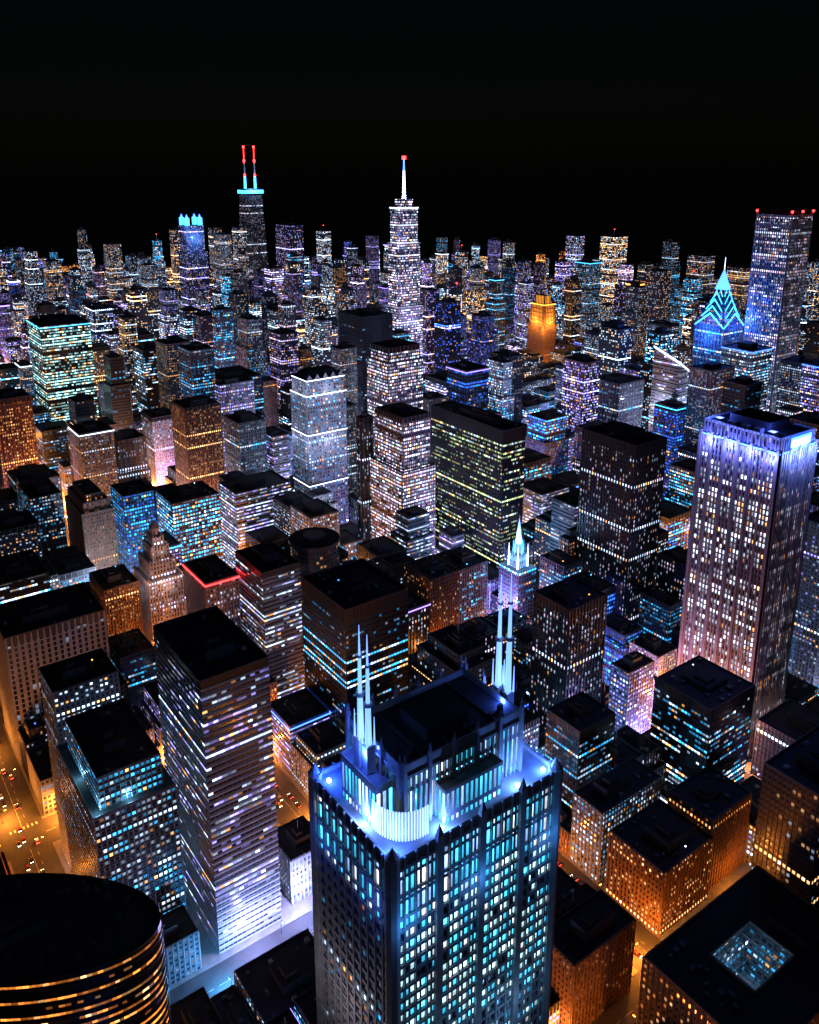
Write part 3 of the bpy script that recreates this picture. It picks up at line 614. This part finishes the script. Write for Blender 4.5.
# ------------------------------------------------------------------ city fabric
KIND={'cool':'office_building','mix':'apartment_building','teal':'glass_office_building','dark':'dark_office_building','band':'banded_office_building','white':'stone_office_building','warm':'brick_building','violet':'violet_lit_building','line':'ribbed_office_building','blue':'blue_glass_building','pink':'granite_building'}
far={}
def style(f,sd):
    if f>=1400:
        r=R()
        for s_,p in (('fa',.36),('fb',.22),('fc',.2),('fd',.09),('fe',.06),('ff',.07)):
            if r<p: return s_
            r-=p
        return 'fa'
    if abs(sd)>.33*f and R()<.4: return random.choice(['dark','teal','mix','dark','line','cool'])
    r=R()
    for s_,p in (('cool',.2),('mix',.2),('teal',.16),('band',.07),('white',.09),('warm',.07),('violet',.06),('line',.04),('pink',.02),('blue',.06)):
        if r<p: return s_
        r-=p
    return 'dark'
for (x0,y0,x1,y1) in blocks:
    cx,cy=(x0+x1)/2,(y0+y1)/2; f=fwd(cx,cy)
    tgt=U(26,42) if f<1100 else U(24,34)
    nx=max(1,round((x1-x0-4)/tgt)); ny=max(1,round((y1-y0-4)/(tgt*U(.9,1.3))))
    for i in range(nx):
        for j in range(ny):
            a0=x0+2+(x1-x0-4)*i/nx; a1=x0+2+(x1-x0-4)*(i+1)/nx-.8; b0=y0+2+(y1-y0-4)*j/ny; b1=y0+2+(y1-y0-4)*(j+1)/ny-.8
            for _ in range(3):
                for q in FOOT:
                    if a0<q[2]+1 and a1>q[0]-1 and b0<q[3]+1 and b1>q[1]-1:
                        opts=[(q[0]-1-a0,0),(a1-q[2]-1,1),(q[1]-1-b0,2),(b1-q[3]-1,3)]; o_=max(opts)[1]
                        if o_==0:a1=q[0]-1
                        elif o_==1:a0=q[2]+1
                        elif o_==2:b1=q[1]-1
                        else:b0=q[3]+1
            if a1-a0<9 or b1-b0<9 or hit(a0,b0,a1,b1,.5): continue
            mxx,myy=(a0+a1)/2,(b0+b1)/2; f=fwd(mxx,myy); sd=side(mxx,myy)
            if not inview(mxx,myy) or f<190: continue
            if 172<mxx<206 and 390<myy<500: continue          # open plaza beside the street
            if f<450: h=U(12,30)
            elif f<650: h=U(16,50)
            elif f<900: h=U(18,95)
            elif f<1300: h=U(20,100) if R()<.76 else U(105,175)
            elif f<2000: h=U(25,105) if R()<.6 else U(110,205)
            elif f<3000: h=U(20,90) if R()<.72 else U(90,205)
            else: h=U(12,50) if R()<.85 else U(50,130)
            if sd<-.2*f and f>1500: h*=.75
            if 1050<f<1640 and .12*f<sd<.19*f: h=min(h,62)     # low river frontage in front of the gold crown
            st_=style(f,sd); bay,sy=STY[st_]
            if f<1400:
                n0=len(FOOT)
                tiers=None
                if R()<.35 and min(a1-a0,b1-b0)>20:
                    hm=h*U(.55,.8); tiers=[(0,hm,0),(hm,h,U(2,4))]
                building(KIND[st_],a0,b0,a1-a0,b1-b0,h,st_,2 if f<700 else (1 if f<1000 else 0),tiers=tiers,glow=random.choice(['e_blue','e_violet','e_cyan','e_white']) if R()<.045 else None,cap=U(2,5) if R()<.6 and not tiers else 0)
                del FOOT[n0:]
            else:
                key=(int(mxx//500),int(myy//500)); b=far.setdefault(key,MB())
                if R()<.12: continue
                if h>100:
                    ww,dd=min(a1-a0,U(17,26)),min(b1-b0,U(20,30)); a1=a0+ww; b1=b0+dd
                if R()<.3: b.box(a0,b0,0,a1,b1,h*.8,st_,'roof',bay=bay,st=sy); b.box(a0+3,b0+3,h*.8,a1-3,b1-3,h,st_,'roof',bay=bay,st=sy)
                else: b.box(a0,b0,0,a1,b1,h,st_,'roof',bay=bay,st=sy)
                b.box(a0+5,b0+5,h,a1-5.5,b1-6,h+U(3,8),'mech','roof')
                if R()<.04: b.parapet(a0-.5,b0-.5,a1+.5,b1+.5,h-3,2.2,1,random.choice(['e_white','e_cyan','e_violet','e_blue','e_orange']))
                if h>170 and R()<.12: b.box(mxx-.3,myy-.3,h,mxx+.3,myy+.3,h+14,'steel'); b.box(mxx-1,myy-1,h+14,mxx+1,myy+1,h+16,'e_red')
for b in far.values(): b.obj('distant_city_district')

# ------------------------------------------------------------------ street lighting
OR_=(1,.28,.03); VI_=(.32,.26,1); WH_=(.55,.7,1); CY_=(.06,.45,1)
def lamp_mesh(emname,c):
    M[emname]=plain(emname,(.8,.6,.3),.5,c,60)
    b=MB(); b.cone(0,0,0,9.5,.14,.09,'mech',6); b.box(0,-.06,9.3,2.2,.06,9.45,'mech'); b.box(1.7,-.25,9.1,2.9,.25,9.3,emname,'mech',bottom=True); b.cone(0,0,0,.7,.3,.2,'mech',6)
    return b
LM={}
for nm,c in (('o',OR_),('v',VI_),('w',WH_),('c',CY_)):
    lb=lamp_mesh('lamp_glow_'+nm,c); o=lb.obj('street_lamp'); LM[nm]=o.data; bpy.data.objects.remove(o)
CC={'o':OR_,'v':VI_,'w':WH_,'c':CY_}
farl=MB()
root=bpy.data.objects.new('street_lighting',None); COL.objects.link(root)
ecol={68:'o',216:'o',320:'o',478:'v',590:'w'}; ncol={205:'o',340:'c',505:'o',650:'o'}
cyc='ovcwoowo'
cnt=0
def lamp(x,y,cc,ang,pw):
    global cnt
    f=fwd(x,y)
    if not inview(x,y,.03) or f<230 or f>2600 or not onland(x,y) or hit(x,y,x,y,1): return
    cnt+=1
    if f<700:
        o=bpy.data.objects.new('street_lamp',LM[cc]); o.location=(x,y,.15); o.rotation_euler=(0,0,ang); COL.objects.link(o)
        if cnt%2==0:
            p=bpy.data.lights.new('lamp_light','POINT'); p.color=CC[cc]; p.energy=45000*pw; p.shadow_soft_size=.35
            q=bpy.data.objects.new('lamp_light',p); q.parent=o; q.location=(2.3,0,8.6); COL.objects.link(q)
    else:
        farl.cone(x,y,0,9,.15,.1,'mech',4); farl.box(x-.6,y-.6,9,x+.6,y+.6,9.6,'lamp_glow_'+cc,bottom=True)
        step=4 if f<1300 else 7
        if cnt%step==0:
            point('lamp_light',(x,y,16),CC[cc],280000 if f<1300 else 220000,.8,root)
for i,e in enumerate(ES):
    cc=ecol.get(e,cyc[i%8]); y=110
    while y<2700:
        lamp(e-9.2 if int(y/38)%2 else e+9.2,y,cc,0 if int(y/38)%2 else math.pi,{68:1.7,216:1.9}.get(e,1.3)); y+=38
for i,n in enumerate(NS):
    cc=ncol.get(n,cyc[(i*3+1)%8]); x=-100
    while x<2200:
        lamp(x,n-9.2 if int((x+400)/38)%2 else n+9.2,cc,math.pi/2 if int((x+400)/38)%2 else -math.pi/2,{205:.6,505:1.6,340:1.6}.get(n,1.2)); x+=38
farl.obj('distant_street_lamps')
pm=MB(); PL=[(300,1010,OR_,600000),(330,960,OR_,450000),(345,1010,OR_,400000),(215,960,OR_,450000),(180,1080,OR_,450000),(775,1020,MAG,500000),(820,1040,VI_,500000),(700,1010,VI_,300000),(860,1130,(.6,.6,1),400000),(640,560,(.5,.5,1),250000),(690,700,VI_,250000),(780,560,CY_,250000)]
for x,y,c,p in PL:
    if hit(x,y,x,y,1): continue
    pm.cone(x,y,0,24,.4,.25,'mech',6); pm.box(x-1.2,y-1.2,24,x+1.2,y+1.2,24.8,'e_white')
po=pm.obj('plaza_light_masts')
for x,y,c,p in PL:
    if not hit(x,y,x,y,1): point('plaza_light',(x,y,27),c,p,1,po)

# ------------------------------------------------------------------ cars
def car_mesh(paint,col):
    M[paint]=plain(paint,col,.3); 
    if 'car_glass' not in M: M['car_glass']=plain('car_glass',(.01,.01,.015),.1); M['tyre']=plain('tyre',(.02,.02,.02),.9); M['head']=plain('headlight',(.9,.9,.8),.3,(1,.8,.5),30); M['tail']=plain('taillight',(.8,.05,.05),.3,(1,.04,.02),30)
    b=MB()
    prof=[(-2.2,.35),(2.2,.35),(2.25,.7),(1.3,.88),(.6,1.4),(-1.1,1.42),(-1.8,.95),(-2.25,.9)]
    n=len(prof); w=.88
    b.face([(p[0],-w,p[1]) for p in prof],paint); b.face([(p[0],w,p[1]) for p in reversed(prof)],paint)
    for i in range(n):
        p,q=prof[i],prof[(i+1)%n]; m='car_glass' if i in (3,5) else paint
        b.face([(p[0],w,p[1]),(q[0],w,q[1]),(q[0],-w,q[1]),(p[0],-w,p[1])],m)
    for s_ in (-1,1):
        b.face([(1.1,s_*.89,.92),(.5,s_*.89,1.32),(-1.0,s_*.89,1.34),(-1.5,s_*.89,.95)],'car_glass')
        for cx in (-1.35,1.4):
            pts=[(cx+.34*math.cos(a*math.pi/5),s_*.9,.34+.34*math.sin(a*math.pi/5)) for a in range(10)]
            b.face(pts,'tyre'); pt2=[(p[0],s_*.7,p[2]) for p in pts]; b.face(pt2,'tyre')
            for k in range(10): b.face([pts[k],pts[(k+1)%10],pt2[(k+1)%10],pt2[k]],'tyre')
        b.box(2.24,s_*.6-.2,.55,2.34,s_*.6+.2,.75,'head'); b.box(-2.34,s_*.65-.17,.65,-2.24,s_*.65+.17,.85,'tail')
    o=b.obj('car'); d=o.data; bpy.data.objects.remove(o); return d
CM=[car_mesh('car_paint_white',(.7,.7,.7)),car_mesh('car_paint_black',(.02,.02,.025)),car_mesh('car_paint_red',(.4,.03,.03)),car_mesh('car_paint_yellow',(.7,.5,.05))]
for e in ES:
    for lane,dr in ((-5,-1),(-1.8,-1),(1.8,1),(5,1)):
        y=U(200,230)
        while y<900:
            if inview(e,y,0) and 230<fwd(e,y)<850 and not hit(e+lane,y,e+lane,y,2) and R()<.5:
                o=bpy.data.objects.new('car',random.choice(CM)); o.location=(e+lane,y,.01); o.rotation_euler=(0,0,math.pi/2*dr); COL.objects.link(o)
            y+=U(8,26)

# ------------------------------------------------------------------ night sky and a faint fill lamp added to lift the walls
W=bpy.data.worlds.new('World'); sc.world=W; W.use_nodes=True; nt=W.node_tree; nt.nodes.clear()
sky=nt.nodes.new('ShaderNodeTexSky'); sky.sky_type='NISHITA'; sky.sun_disc=False; sky.sun_elevation=math.radians(22); sky.sun_rotation=math.radians(205)
bg=nt.nodes.new('ShaderNodeBackground'); bg.inputs[1].default_value=.00025; ow=nt.nodes.new('ShaderNodeOutputWorld')
nt.links.new(sky.outputs[0],bg.inputs[0]); nt.links.new(bg.outputs[0],ow.inputs[0])
s=bpy.data.lights.new('facade_fill','SUN'); s.energy=.08; s.angle=math.radians(8); s.color=(.35,.45,1)  # added bluish fill, low enough to brighten facades more than roofs
so=bpy.data.objects.new('facade_fill',s); COL.objects.link(so); so.rotation_euler=(math.radians(68),0,math.radians(-25))
